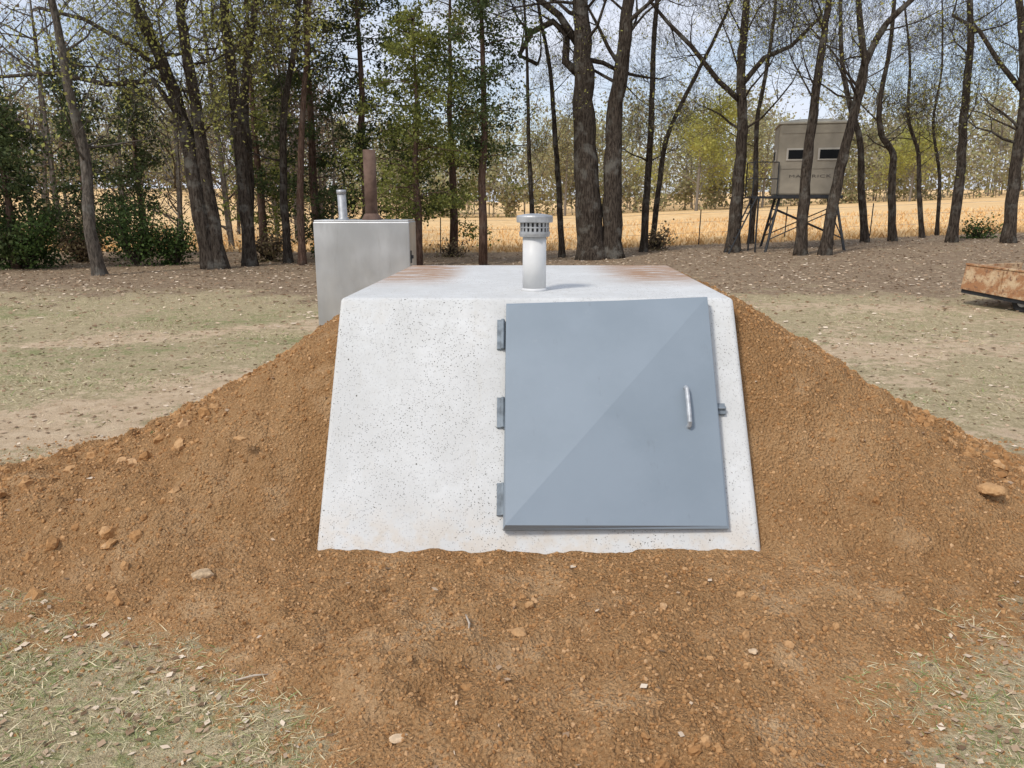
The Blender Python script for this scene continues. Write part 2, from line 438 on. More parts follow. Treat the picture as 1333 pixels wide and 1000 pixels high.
# dirt mound
mx = np.arange(-4.1, 4.1, .015); my = np.arange(1.0, 8.0, .016)
X, Y = np.meshgrid(mx, my); Z = mound(X, Y)
V = np.stack([X.ravel(), Y.ravel(), Z.ravel()], 1)
idx = np.arange(len(mx) * len(my)).reshape(len(my), len(mx))
F = np.stack([idx[:-1, :-1].ravel(), idx[:-1, 1:].ravel(), idx[1:, 1:].ravel(), idx[1:, :-1].ravel()], 1)
keep = (Z.ravel()[F] > -.03).any(1)
F = F[keep]; used = np.unique(F); rem = np.full(len(V), -1); rem[used] = np.arange(len(used))
md = np_mesh('dirt_mound', V[used], rem[F], M_soil, smooth=True); tag(md, kind='structure')

# ------------------------------------------------------------------ clods
def ico(sub, jit, seed):
    bm = bmesh.new(); bmesh.ops.create_icosphere(bm, subdivisions=sub, radius=1)
    v = np.array([p.co[:] for p in bm.verts]); f = np.array([[q.index for q in p.verts] for p in bm.faces]); bm.free()
    r = np.random.RandomState(seed)
    v = v * (1 + jit * (r.rand(len(v), 1) - .5)); v *= np.array([1, .8 + .3 * r.rand(), .55 + .3 * r.rand()])
    return v, f
def rot_rand(n, r):
    q = r.randn(n, 4); q /= np.linalg.norm(q, axis=1)[:, None]; w, x, y, z = q.T
    return np.stack([1 - 2 * (y * y + z * z), 2 * (x * y - z * w), 2 * (x * z + y * w), 2 * (x * y + z * w), 1 - 2 * (x * x + z * z), 2 * (y * z - x * w),
                     2 * (x * z - y * w), 2 * (y * z + x * w), 1 - 2 * (x * x + y * y)], 1).reshape(n, 3, 3)
def scatter(pts, size, templ, r):
    V = []; F = []; off = 0
    pick = r.randint(0, len(templ), len(pts))
    for k, (tv, tf) in enumerate(templ):
        m = pick == k; P = pts[m]; S = size[m]; n = len(P)
        if not n: continue
        Q = rot_rand(n, r)
        W = np.einsum('nij,vj->nvi', Q, tv) * S[:, None, None] + P[:, None, :]
        V.append(W.reshape(-1, 3)); F.append((tf[None] + (np.arange(n) * len(tv))[:, None, None]).reshape(-1, 3) + off); off += n * len(tv)
    return np.concatenate(V), np.concatenate(F)
def in_shelter(x, y): return (x > -.93) & (x < 1.2) & (y > 3.23) & (y < 6.3)
def sample_soil(n, y0, y1, thr=0.0, pw=1.0, soft=0.001):
    y = y0 + (y1 - y0) * nr.rand(n) ** pw; x = (nr.rand(n) * 2 - 1) * (.72 * y + .5)
    ok = (sdn(x, y) > thr - soft * nr.rand(n) ** 2.2) & ~in_shelter(x, y)
    return x[ok], y[ok]
tm = [ico(1, .8, i) for i in range(6)]; tm2 = [ico(2, .6, i + 20) for i in range(6)]
x, y = sample_soil(140000, 1.7, 5.2, .05, 1.1, .7)
s = .0018 + .0065 * nr.rand(len(x)) ** 6; s *= .75 + .16 * y
P = np.stack([x, y, gz(x, y) + s * .1], 1)
V1, F1 = scatter(P, s, tm, nr)
x, y = sample_soil(500, 1.7, 5.4, .05)
keepm = (fbm(N4, x * 1.1, y * 1.1, 3) > .0) | (np.abs(x) > 1.5); x, y = x[keepm], y[keepm]
s = .006 + .016 * nr.rand(len(x)) ** 3; P = np.stack([x, y, gz(x, y)], 1)
V2, F2 = scatter(P, s, tm2, nr)
# lumpy toes of the mound, left and right
n = 1300; y = 2.7 + 1.8 * nr.rand(n); sgn = np.where(nr.rand(n) < .42, -1, 1); x = .13 + sgn * (1.7 + 1.7 * nr.rand(n))
ok = (sdist(x, y) > .0) & (fbm(N1, x * 2.2, y * 2.2, 3) > -.12); x, y = x[ok], y[ok]; s = .008 + .034 * nr.rand(len(x)) ** 3.4
V3, F3 = scatter(np.stack([x, y, gz(x, y) - s * .15], 1), s, tm2, nr)
V = np.concatenate([V1, V2, V3]); F = np.concatenate([F1, F2 + len(V1), F3 + len(V1) + len(V2)])
cl = np_mesh('dirt_clods', V, F, M_clod); tag(cl, 'loose crumbs and clods of orange brown soil scattered over the mound', 'soil clods', kind='stuff')

def lump(name, label, cat, px, py, size, mat, flat=.6, seed=1, group=None):
    z = .05; p = atz(px, py, z)
    for _ in range(6):
        z = float(gz(p.x, p.y)); p = atz(px, py, z)
    v, f = ico(3, .12, seed); r = np.random.RandomState(seed)
    v = v * (1 + .25 * N1(v[:, 0] * 2 + seed, v[:, 1] * 2 + v[:, 2] * 1.3))[:, None] * np.array([size, size * .75, size * flat])
    o = np_mesh(name, v, f, mat); o.location = (p.x, p.y, z + size * flat * .25); o.rotation_euler[2] = r.rand() * .8 - .4
    tag(o, label, cat, group); return o
lump('stone', 'pale brown rounded stone on the soil left of the shelter base', 'stone', 263, 751, .045, M_rock, .7, 3)
lump('dirt_clod', 'large dark clod on the mound just right of the shelter wall', 'soil clod', 1012, 628, .055, M_clod, .6, 4)
lump('dirt_clod', 'clod of dark soil high on the left slope of the mound', 'soil clod', 312, 572, .03, M_clod, .6, 5)
lump('stone', 'small pale pinkish stone on the soil in front of the door', 'stone', 980, 849, .018, M_pale, .6, 6)
lump('dirt_clod', 'crumbly clod in the middle of the soil below the door', 'soil clod', 672, 826, .038, M_clod, .5, 7)
lump('dirt_clod', 'big soil clod at the far right edge of the mound', 'soil clod', 1290, 640, .065, M_clod, .6, 8)
lump('dirt_clod', 'lumpy soil clod at the left toe of the mound near the sandy track', 'soil clod', 95, 612, .045, M_clod, .6, 9)
lump('stone', 'flat pale clay lump at the bottom of the soil patch', 'stone', 520, 962, .03, M_pale, .35, 10)
# sticks and weeds
p = atz(609, 806, .07); sz = float(gz(p.x, p.y)) + .008
mb = MB(); mb.tube([(p.x - .01, p.y + .045, sz + .012), (p.x - .004, p.y + .02, sz + .012), (p.x + .006, p.y - .005, sz + .005), (p.x + .004, p.y - .05, sz + .003)], [.003, .004, .0045, .003], 6)
tag(mb.build('stick', M_stick, smooth=True), 'short bent pale stick lying upright on the soil below the shelter', 'stick')
p = atz(330, 875, .03); sz = float(gz(p.x, p.y)) + .008
mb = MB(); mb.tube([(p.x - .06, p.y - .015, sz), (p.x, p.y, sz + .008), (p.x + .05, p.y + .02, sz)], [.003, .004, .002], 6)
tag(mb.build('stick', M_stick, smooth=True), 'thin dry stick lying at the edge of the soil, lower left', 'stick')
def weed(px, py, n, s, label):
    z = .1; p = atz(px, py, z)
    for _ in range(12):
        z = float(gz(p.x, p.y)); p = atz(px, py, z)
    mb = MB(); r = random.Random(px)
    for i in range(n):
        a = r.random() * 6.28; l = s * (.5 + r.random()); d = Vector((math.cos(a), math.sin(a), .9)).normalized(); w = d.cross(Vector((0, 0, 1))).normalized() * l * .22
        b = Vector((0, 0, 0)); k = len(mb.v)
        mb.v += [b, b + d * l * .6 + w, b + d * l, b + d * l * .6 - w]; mb.f.append([k, k + 1, k + 2, k + 3])
    o = mb.build('weed', L_shrub); o.location = p; tag(o, label, 'weed')
weed(376, 606, 14, .045, 'tiny green weed sprouting on the left slope of the mound')
weed(198, 566, 8, .03, 'very small green weed near the left toe of the mound')
weed(1016, 668, 9, .03, 'little green sprig on the soil right of the shelter')
weed(1072, 640, 9, .03, 'green sprig on the right slope farther from the shelter')

# ------------------------------------------------------------------ storm shelter
FP0 = Vector((0, 3.251, .0606)); FN = Vector((0, -.819, .574)); FU = Vector((1, 0, 0)); FV = Vector((0, .574, .819))
def face(px, py, off=0):
    d = Vector(ray(px, py)); o = Vector((0, 0, H)); t = ((FP0 - o).dot(FN) + off) / d.dot(FN)
    return o + d * t
sh = thing('storm_shelter', 'white precast concrete storm shelter half buried in the dirt mound, with blue grey steel door', 'storm shelter', (.13, 4.7, 0))
mb = MB()
fb = FP0 - FV * .75
mb.v = [Vector((-.90, fb.y, fb.z)), Vector((1.138, fb.y, fb.z)), Vector((1.153, 3.995, 1.123)), Vector((-.894, 3.995, 1.123)),
        Vector((-.80, 6.3, fb.z)), Vector((1.26, 6.3, fb.z)), Vector((1.25, 6.2, 1.123)), Vector((-.808, 6.2, 1.123))]
mb.f = [[0, 1, 2, 3], [5, 4, 7, 6], [3, 2, 6, 7], [4, 0, 3, 7], [1, 5, 6, 2], [0, 4, 5, 1]]
sbody = mb.build('shelter_body', M_conc, sh, bevel=.022, seg=4)
TL, TR, BR, BL = face(659, 399), face(918, 394), face(947, 690), face(655, 692)
mb = MB(); c = (TL + TR + BR + BL) / 4
def inset(p, k): return p + (c - p) * k
q = [inset(p, .03) for p in (BL, BR, TR, TL)]
mb.hexa([p - FN * .01 for p in q] + [p + FN * .012 for p in q])
mb.build('door_frame', M_dark, sh)
mb = MB()
lo, hi, rd = .012, .030, .085
ins = [inset(p, .02) for p in (BL, BR, TR, TL)]
mb.v = [p + FN * lo for p in (BL, BR, TR, TL)] + [BL + FN * (hi + .02), BR + FN * hi, TR + FN * (hi + .02), TL + FN * hi]
# pressed panel: the ridge runs from the top right corner to the bottom left corner
mb.v += [ins[0] + FN * rd, ins[1] + FN * (hi + .006), ins[2] + FN * rd, ins[3] + FN * (hi + .006)]
mb.f = [[3, 2, 1, 0], [8, 9, 10], [8, 10, 11], [0, 1, 5, 4], [1, 2, 6, 5], [2, 3, 7, 6], [3, 0, 4, 7],
        [4, 5, 9, 8], [5, 6, 10, 9], [6, 7, 11, 10], [7, 4, 8, 11]]
door = mb.build('door', M_door, sh)
fa = (FU, FV, FN)
for y0, y1 in ((418, 456), (519, 558), (630, 672)):
    a = face(653, y0); b = face(653, y1); m = (a + b) / 2; h = (a - b).length / 2
    mb = MB(); mb.box(m + FN * .008 + FU * -.003, fa, (.020, h, .008)); mb.tube([m + FU * .006 - FV * h + FN * .020, m + FU * .006 + FV * h + FN * .020], .009, 12)
    mb.build('hinge', M_door_edge, sh, bevel=.002)
a = face(892, 508, .05); b = face(895, 556, .05); m = (a + b) / 2; h = (a - b).length / 2 + .004
pts = [m + FV * h + FN * .004, m + FV * (h - .002) + FN * .032, m + FV * (h - .014) + FN * .046, m + FN * .050, m - FV * (h - .014) + FN * .046, m - FV * (h - .002) + FN * .032, m - FV * h + FN * .0]
mb = MB(); mb.tube(pts, .0115, 12)
mb.box(m + FV * (h + .004) + FN * .006, fa, (.017, .020, .004)); mb.box(m - FV * (h + .004) + FN * .0, fa, (.017, .020, .004))
hd = mb.build('handle', M_handle, door, smooth=False, bevel=.001)
a = face(937, 534)
mb = MB(); mb.box(a + FN * .012, fa, (.022, .028, .010)); mb.tube([a + FN * .028 - FU * .03, a + FN * .028 + FU * .022], .008, 10)
mb.build('latch', M_door_edge, sh, bevel=.002)
# vent
vc = Vector((.126, 4.36, 1.12))
vp = MB().lathe(vc, [(.066, 0), (.066, .31)], 40).build('vent_pipe', M_pvc, sh, smooth=True)
MB().lathe(vc, [(.072, .0), (.072, .012), (.067, .018)], 40).build('pipe_flange', M_pvc, vp, smooth=True)
cb = MB()
cb.lathe(vc, [(.068, .300), (.083, .303), (.086, .318), (.086, .330), (.068, .332)], 40)
cb.lathe(vc, [(.080, .378), (.098, .380), (.101, .384), (.101, .410), (.097, .418), (.05, .426), (.02, .428)], 40)
cap = cb.build('vent_cap', M_cap, sh)
MB().lathe(vc, [(.068, .325), (.068, .385)], 24).build('vent_shade_core', M_slot, cap, smooth=True)  # dark grey cylinder, its colour stands in for shade behind the slots
fm = MB()
for k in range(20):
    a = 2 * math.pi * k / 20; r = Vector((math.cos(a), math.sin(a), 0)); tn = Vector((-math.sin(a), math.cos(a), 0))
    fm.box(vc + r * .078 + Vector((0, 0, .355)), (r, tn, AX[2]), (.003, .0062, .025))
fm.lathe(vc, [(.076, .350), (.083, .350), (.083, .357), (.076, .357)], 32)
fm.build('vent_grille', M_cap, cap)
rebase(sh)
# give the body its own origin at roof level so that its material can tell roof from walls
sbody.data.transform(Matrix.Translation((0, 0, -1.123))); sbody.location = (0, 0, 1.123)

# ------------------------------------------------------------------ steel cabinet behind
cx0, cx1 = -2.285, -1.18
cb_ = thing('steel_cabinet', 'tall stainless steel cabinet with two flue pipes behind the left side of the mound', 'cabinet', (-1.73, 9.3, 0))
MB().box(((cx0 + cx1) / 2, 9.3, .69), AX, ((cx1 - cx0) / 2, .3, .71)).build('cabinet_body', M_steel, cb_, bevel=.012)
MB().box(((cx0 + cx1) / 2, 9.3, 1.408), AX, ((cx1 - cx0) / 2 - .01, .29, .010)).build('cabinet_lid', M_steel, cb_, bevel=.004)
mb = MB(); mb.box((cx1 + .004, 9.05, 1.0), AX, (.008, .03, .07)); mb.box((cx1 + .022, 9.05, 1.0), AX, (.012, .010, .02)); mb.build('cabinet_latch', M_dark, cb_, bevel=.003)
v1 = Vector((-1.985, 9.25, 1.40)); ln = Vector((-.03, 0, 1))
MB().tube([v1, v1 + ln * .04, v1 + ln * .045, v1 + ln * .35], [.062, .062, .050, .050], 20).tube([v1 + ln * .31, v1 + ln * .36], .055, 20).build('flue_pipe', M_cap, cb_, smooth=True)
v2 = Vector((-1.66, 9.3, 1.41))
MB().lathe(v2, [(.073, -.02), (.073, .80), (.066, .80), (.066, .74)], 28).build('rusty_flue', M_rust, cb_, smooth=True)['label'] = 'rusty brown upright flue pipe'
MB().lathe(v2, [(.125, 0.0), (.115, .02), (.085, .07), (.075, .080)], 28).build('flue_collar', M_rust, cb_, smooth=True)
rebase(cb_)

# ------------------------------------------------------------------ rusty trailer at the right edge
bu = thing('trailer', 'flat sided rusty steel trailer end with a dark wheel, cut off by the right edge', 'trailer', (7.6, 11.4, tz(7.6, 11.4)))
At = at(1258, 345, 12.3); Ab = at(1250, 376, 12.3)
ud = Vector((.40, -.917, 0)); pd = Vector((.917, .40, 0)); L = 2.5
dt = Vector((0, 0, -.050)) ; db = Vector((0, 0, -.075))
Bt = At + (ud + dt) * L; Bb = Ab + (ud + db) * L
MB().hexa([Ab, Bb, Bb + pd * .05, Ab + pd * .05, At, Bt, Bt + pd * .05, At + pd * .05]).build('side_panel', M_bucket, bu, bevel=.006)
MB().hexa([Ab + pd * .052, Ab + pd * 1.3, Ab + pd * 1.3 + ud * .05, Ab + pd * .052 + ud * .05, At + pd * .052, At + pd * 1.3, At + pd * 1.3 + ud * .05, At + pd * .052 + ud * .05]).build('end_panel', M_bucket, bu, bevel=.006)
f0 = Ab + Vector((0, 0, .03)) + ud * .06 + pd * .06; f1 = f0 + (ud + db) * (L - .1)
MB().hexa([f0, f1, f1 + pd * 1.2, f0 + pd * 1.2] + [p + Vector((0, 0, .03)) for p in (f0, f1, f1 + pd * 1.2, f0 + pd * 1.2)]).build('deck', M_bucket, bu)
up = Vector((0, 0, .03))
MB().hexa([At - pd * .015 + Vector((0, 0, .002)), Bt - pd * .015 + Vector((0, 0, .002)), Bt + pd * .07 + Vector((0, 0, .002)), At + pd * .07 + Vector((0, 0, .002)), At - pd * .015 + up, Bt - pd * .015 + up, Bt + pd * .07 + up, At + pd * .07 + up]).build('top_rail', M_bucket, bu, bevel=.004)
lo_ = Vector((0, 0, -.06)); e_ = Vector((0, 0, -.002))
MB().hexa([Ab + pd * .03 + lo_, Bb + pd * .03 + lo_, Bb + pd * .2 + lo_, Ab + pd * .2 + lo_, Ab + pd * .03 + e_, Bb + pd * .03 + e_, Bb + pd * .2 + e_, Ab + pd * .2 + e_]).build('chassis_rail', M_dark, bu)
for f_ in (.25, .8):
    q_ = Ab.lerp(Bb, f_); q2 = At.lerp(Bt, f_); mdp = (q_ + q2) / 2
    MB().box(mdp - pd * .012, (ud, pd, AX[2]), (.02, .014, (q2 - q_).length / 2 - .01)).build('stiffener', M_bucket, bu, bevel=.003)
wc = Ab + ud * .95 + pd * .16; wc.z = tz(wc.x, wc.y) + .155
wh = MB().tube([wc - pd * .06, wc - pd * .05, wc + pd * .05, wc + pd * .06], [.14, .165, .165, .14], 24).build('wheel', M_rubber, bu, smooth=True)
MB().tube([wc - pd * .065, wc - pd * .055], [.07, .085], 16).build('rim', M_cap, wh)
rebase(bu)

# ------------------------------------------------------------------ hunting blind
bx, by = 8.47, 22.9; bg = tz(bx, by)
bl = thing('hunting_blind', 'tan box hunting blind on a black steel stand among the right hand trees', 'hunting blind', (bx, by, bg))
rot = R(-14); e1 = Vector((math.cos(rot), math.sin(rot), 0)); e2 = Vector((-math.sin(rot), math.cos(rot), 0)); hs = .88
zb, zt = 1.84, 3.74; C0 = Vector((bx, by, 0))
body = MB().box(C0 + Vector((0, 0, (zb + zt) / 2)), (e1, e2, AX[2]), (hs, hs, (zt - zb) / 2)).build('blind_body', M_blind, bl, bevel=.05)
mb = MB()
for zz, r in ((zt - .01, hs + .03), (zt + .05, hs + .03), (zt + .17, .35)):
    for i, j in ((-1, -1), (1, -1), (1, 1), (-1, 1)): mb.v.append(C0 + e1 * (i * r) + e2 * (j * r) + Vector((0, 0, zz)))
mb.f = [[3, 2, 1, 0], [8, 9, 10, 11]] + [[4 * l + i, 4 * l + (i + 1) % 4, 4 * l + 4 + (i + 1) % 4, 4 * l + 4 + i] for l in (0, 1) for i in range(4)]
mb.build('blind_roof', M_blind_roof, bl, bevel=.02)
def textmesh(s, size):
    cu = bpy.data.curves.new('t', 'FONT'); cu.body = s; cu.size = size; cu.align_x = 'CENTER'; cu.extrude = .002; cu.space_character = 1.15
    o = bpy.data.objects.new('t', cu); col.objects.link(o); bpy.context.view_layer.update()
    me = bpy.data.meshes.new_from_object(o.evaluated_get(bpy.context.evaluated_depsgraph_get())); bpy.data.objects.remove(o); return me
nn, uu = -e2, e1; fc = C0 + nn * hs
for off_, ww in ((-.42, .19), (.46, .25)):
    f = MB().box(fc + uu * off_ + Vector((0, 0, 2.93)) + nn * .012, (uu, AX[2], nn), (ww + .05, .165, .014)).build('window_frame', M_trimw, bl, bevel=.008)
    pn = MB().box(fc + uu * off_ + Vector((0, 0, 2.93)) + nn * .026, (uu, AX[2], nn), (ww, .12, .008)).build('window_pane', M_glass, f)
nl, ul = -e1, -e2; fl_ = C0 + nl * hs
f = MB().box(fl_ + Vector((0, 0, 2.93)) + nl * .012, (ul, AX[2], nl), (.35, .165, .014)).build('window_frame', M_trimw, bl, bevel=.008)
MB().box(fl_ + Vector((0, 0, 2.93)) + nl * .026, (ul, AX[2], nl), (.30, .12, .008)).build('window_pane', M_glass, f)
for hh in (2.56, 3.5):
    MB().box(fc + Vector((0, 0, hh)) + nn * .006, (uu, AX[2], nn), (.80, .012, .008)).build('wall_rib', M_blind, bl)
me = textmesh('MAVERICK', .21); me.materials.append(M_text)
o = bpy.data.objects.new('lettering', me); col.objects.link(o); o.parent = bl
mt = Matrix(((uu.x, 0, nn.x, 0), (uu.y, 0, nn.y, 0), (0, .55, 0, 0), (0, 0, 0, 1)))
mt.translation = fc + nn * .006 + Vector((0, 0, 2.31)); me.transform(mt)
MB().box(C0 + Vector((0, 0, zb - .05)), (e1, e2, AX[2]), (hs + .03, hs + .03, .045)).build('stand_frame', M_dark, bl, bevel=.01)
cor = []
for i, j in ((-1, -1), (1, -1), (1, 1), (-1, 1)):
    tp = C0 + e1 * (i * .75) + e2 * (j * .75) + Vector((0, 0, zb - .08)); bt = C0 + e1 * (i * 1.05) + e2 * (j * 1.05); bt.z = tz(bt.x, bt.y) - .03
    MB().tube([bt, tp], .04, 8).build('leg', M_dark, bl); cor.append((bt, tp))
for i in range(4):
    a, b = cor[i], cor[(i + 1) % 4]
    MB().tube([a[0].lerp(a[1], .25), b[0].lerp(b[1], .8)], .018, 6).tube([b[0].lerp(b[1], .25), a[0].lerp(a[1], .8)], .018, 6).build('brace', M_dark, bl)
lc = Vector((7.12, 22.5, 1.78))
MB().box(lc, AX, (.40, .35, .03)).build('landing', M_dark, bl)
mb = MB()
for a in ((-.38, -.33), (-.38, .33), (.3, -.33)):
    mb.tube([lc + Vector((a[0], a[1], 0)), lc + Vector((a[0], a[1], .95))], .018, 6)
for hh in (.5, .95):
    mb.tube([lc + Vector((-.38, .33, hh)), lc + Vector((-.38, -.33, hh)), lc + Vector((.3, -.33, hh))], .016, 6)
mb.build('railing', M_dark, bl)
mb = MB(); la = Vector((6.15, 22.3, tz(6.1, 22.3) - .02)); lb = Vector((6.85, 22.3, 1.8))
for o_ in (-.2, .2): mb.tube([la + Vector((0, o_, 0)), lb + Vector((0, o_, 0))], .022, 6)
for k in range(1, 7):
    q_ = la.lerp(lb, k / 7); mb.tube([q_ + Vector((0, -.2, 0)), q_ + Vector((0, .2, 0))], .016, 6)
mb.build('ladder', M_dark, bl)
for a in (-.33, .33):
    q_ = lc + Vector((-.2, a, 0)); MB().tube([q_, Vector((q_.x + .0, q_.y, tz(q_.x, q_.y) - .03))], .025, 6).build('leg', M_dark, bl)
rebase(bl)

# ------------------------------------------------------------------ trees
def quads(P, size, r, flat=0.0):
    n = len(P); Q = rot_rand(n, r)
    u = Q[:, :, 0]; v = Q[:, :, 1]
    if flat: u = u * [1, 1, flat]; v = v * [1, 1, flat]
    S = size[:, None]; A_ = .45 + .35 * r.rand(n, 1)
    V = np.stack([P - u * S, P - v * S * A_, P + u * S, P + v * S * A_], 1).reshape(-1, 3)
    return V, np.arange(4 * n).reshape(n, 4)
def rv(r): 
    v = Vector((r.gauss(0, 1), r.gauss(0, 1), r.gauss(0, 1))); return v.normalized()
def branch(mb, r, p, d, L, rad, depth, tips, up=.10, crook=.32):
    n = 5 if depth > 1 else 4
    pts = [p]; rads = [rad]; q = Vector(p); dd = Vector(d)
    for i in range(n):
        dd = (dd + rv(r) * crook + Vector((0, 0, up))).normalized(); q = q + dd * (L / n)
        pts.append(Vector(q)); rads.append(max(.003, rad * (1 - .85 * (i + 1) / n)))
        if depth > 0 and i >= 1:
            for _ in range(1 + (r.random() < .7)):
                s = dd.cross(rv(r)).normalized(); nd_ = (dd * .75 + s * (.6 + .5 * r.random())).normalized()
                branch(mb, r, q, nd_, L * (.45 + .28 * r.random()), rads[-1] * .55, depth - 1, tips, up, crook)
        if depth <= 1: tips.append(Vector(q))
    mb.tube(pts, rads, 6 if depth >= 3 else (4 if depth == 2 else 3), cap=False)
def tree(label, Y, path, w, limbs=8, limb_len=2.6, zmin=2.3, nleaf=2500, lsize=.05, lmat=None, bmat=None, name='deciduous_tree', group='trees along the field edge', path2=None, w2=None, spread=.35, extra=(), seed=None, depth=3, k=.84):
    r = random.Random(seed or int(path[0][0]) * 7 + 1); nrr = np.random.RandomState(r.randint(0, 99999))
    lmat = lmat or L_bud; bmat = bmat or M_bark; w = w * k; w2 = (w2 or w) * k if path2 else None
    base = at(path[0][0], path[0][1], Y); base.z = tz(base.x, Y) - .12
    root = thing(name, label, 'tree', (base.x, Y, base.z + .12), group)
    tips = []
    def trunk(path, w, first=True):
        pts = []
        for i, (a, b) in enumerate(path):
            p = at(a, b, Y)
            if i == 0: p = Vector((at(a, b, Y).x, Y, base.z))
            else: p.y += r.uniform(-.15, .15)
            pts.append(p)
        out = []; n = len(pts)
        for i in range(n - 1):
            p0, p1, p2, p3 = pts[max(i - 1, 0)], pts[i], pts[i + 1], pts[min(i + 2, n - 1)]
            for k in range(5):
                t_ = k / 5; out.append(.5 * ((2 * p1) + (p2 - p0) * t_ + (2 * p0 - 5 * p1 + 4 * p2 - p3) * t_ ** 2 + (3 * p1 - p0 - 3 * p2 + p3) * t_ ** 3))
        out.append(pts[-1]); rad = w * Y / 1000 * .5; m = len(out); rs = []
        for i, q in enumerate(out):
            f = i / (m - 1); k = 1 + .4 * math.exp(-(q.z - base.z) / .25); rs.append(rad * k * (1 - .68 * f) * (1 + .05 * math.sin(i * 2.1)))
            out[i] = q + Vector((r.uniform(-1, 1), r.uniform(-1, 1), 0)) * rad * .10
        mb = MB(); mb.tube(out, rs, 12, cap=True)
        cand = [i for i in range(m) if out[i].z > zmin + base.z and out[i].z < 8.5]
        for _ in range(limbs + 1):
            if not cand: break
            i = r.choice(cand); a = r.random() * 6.283; el = r.uniform(-.1, .9)
            d = Vector((math.cos(a) * math.cos(el), math.sin(a) * math.cos(el) * .8, math.sin(el)))
            branch(mb, r, out[i], d, limb_len * r.uniform(.6, 1.15), rs[i] * r.uniform(.20, .34), depth, tips)
        return mb
    trunk(path, w).build('trunk', bmat, root, smooth=True)
    if path2: trunk(path2, w2 or w).build('trunk', bmat, root, smooth=True)
    for ex in extra:
        mb = MB(); pts = [at(a, b, Y + k * .12) for k, (a, b) in enumerate(ex[0])]
        n_ = len(pts); mb.tube(pts, [ex[1] * Y / 2000 * (1 - .6 * i / n_) for i in range(n_)], 8)
        for q in pts[2:]:
            branch(mb, r, q, (rv(r) + Vector((0, 0, .4))).normalized(), 1.4, ex[1] * Y / 2000 * .35, 2, tips)
        mb.build('limb', bmat, root, smooth=True)
    if tips and nleaf:
        nleaf = int(nleaf * (1.15 if base.x < -2 else .6))
        T = np.array([t_[:] for t_ in tips]); T = T[nrr.randint(0, len(T), nleaf)]
        P = T + nrr.randn(nleaf, 3) * spread * .4
        V, F = quads(P, lsize * (.74 if base.x < -2 else .64) * (.5 + nrr.rand(nleaf)), nrr); np_mesh('crown', V, F, lmat, root)
    rebase(root); return root

G = 'bare budding trees along the field edge'
tree('slim grey tree leaning left, leftmost trunk in front of the dark thicket', 17.8, [(132, 366), (122, 300), (108, 210), (92, 120), (72, 30), (50, -80), (30, -200)], 20, 8, 2.4, 2.6, 3400, .05, bmat=M_bark2, group=G)
tree('dark leaning double tree left of the steel cabinet, its thick trunks crossing low', 19.6, [(276, 352), (258, 260), (238, 170), (212, 85), (180, 10), (150, -80), (130, -220)], 26, 8, 2.6, 3, 4200, .05, path2=[(288, 352), (268, 240), (252, 140), (240, 50), (234, -20), (225, -200)], w2=23, group=G,
     extra=[([(232, 150), (200, 105), (140, 110), (70, 95), (0, 100)], 8), ([(215, 95), (170, 60), (110, 25), (50, 10)], 7)])
tree('straight dark tree, first upright trunk left of the steel cabinet', 20.5, [(326, 348), (318, 250), (306, 130), (292, 0), (285, -120), (280, -240)], 21, 7, 2.4, 2.4, 4000, .05, group=G)
tree('slender dark tree right beside the straight upright trunk', 21.5, [(322, 343), (322, 230), (320, 120), (330, 0), (338, -120), (340, -240)], 16, 6, 2.2, 3, 3200, .05, group=G, seed=55)
tree('thin grey brown tree rising just behind the left edge of the cabinet', 21.5, [(376, 344), (370, 250), (372, 150), (384, 40), (392, -60), (400, -200)], 13, 6, 2.0, 2.4, 3200, .05, group=G)
tree('thin reddish trunk tree above the galvanised flue pipe', 20.8, [(394, 346), (392, 240), (394, 130), (400, 20), (402, -100)], 12, 5, 1.6, 3, 2000, .05, bmat=M_barkr, group=G)
tree('thin straight tree between the dark cedar and the big oak', 23.5, [(697, 334), (692, 260), (688, 170), (686, 80), (680, -40)], 9, 6, 1.6, 2, 1600, .045, group=G)
tree('thin tree just left of the big oak, beside its trunk', 23, [(732, 332), (728, 260), (722, 170), (716, 90), (700, 0), (690, -120)], 10, 6, 1.8, 2.4, 1600, .045, group=G)
tree('massive twin trunk oak behind the vent pipe', 22.0, [(770, 341), (764, 250), (760, 150), (758, 60), (754, -20), (748, -240)], 39, 7, 3.2, 4, 4200, .05, path2=[(797, 341), (797, 250), (802, 150), (812, 50), (822, -40), (838, -240)], w2=29, name='oak_tree', group=G, k=.95,
     extra=[([(752, 95), (736, 80), (738, 45), (720, 28), (692, 42), (676, 72), (700, 84)], 11), ([(754, 60), (728, 20), (690, -10), (640, -40)], 10)])
tree('thin twisted tree first right of the big oak', 24, [(838, 322), (842, 250), (848, 150), (852, 50), (860, -60), (866, -200)], 12, 6, 2.0, 2.5, 1500, .045, group=G)
tree('thin tree leaning right, second right of the big oak', 25, [(848, 318), (856, 250), (868, 180), (900, 110), (925, 60), (960, -20), (980, -140)], 9, 5, 2.0, 2.5, 1300, .045, group=G)
tree('sturdy dark tree left of the hunting blind', 22.6, [(954, 320), (960, 250), (966, 170), (966, 80), (970, 0), (975, -200)], 21, 7, 2.6, 2.6, 2600, .05, group=G, extra=[([(962, 130), (935, 105), (900, 60), (870, 30), (845, 0)], 7), ([(966, 110), (995, 75), (1030, 60), (1070, 20)], 7)])
tree('slim forked tree directly beside the left rail of the blind', 26, [(978, 300), (982, 240), (985, 160), (1000, 80), (1010, 0), (1015, -150)], 9, 5, 2.0, 2.6, 1400, .05, group=G)
tree('dark tree standing in front of the hunting blind', 20.8, [(1043, 322), (1050, 240), (1056, 150), (1066, 70), (1080, -10), (1095, -200)], 18, 6, 2.6, 3.4, 2200, .05, group=G)
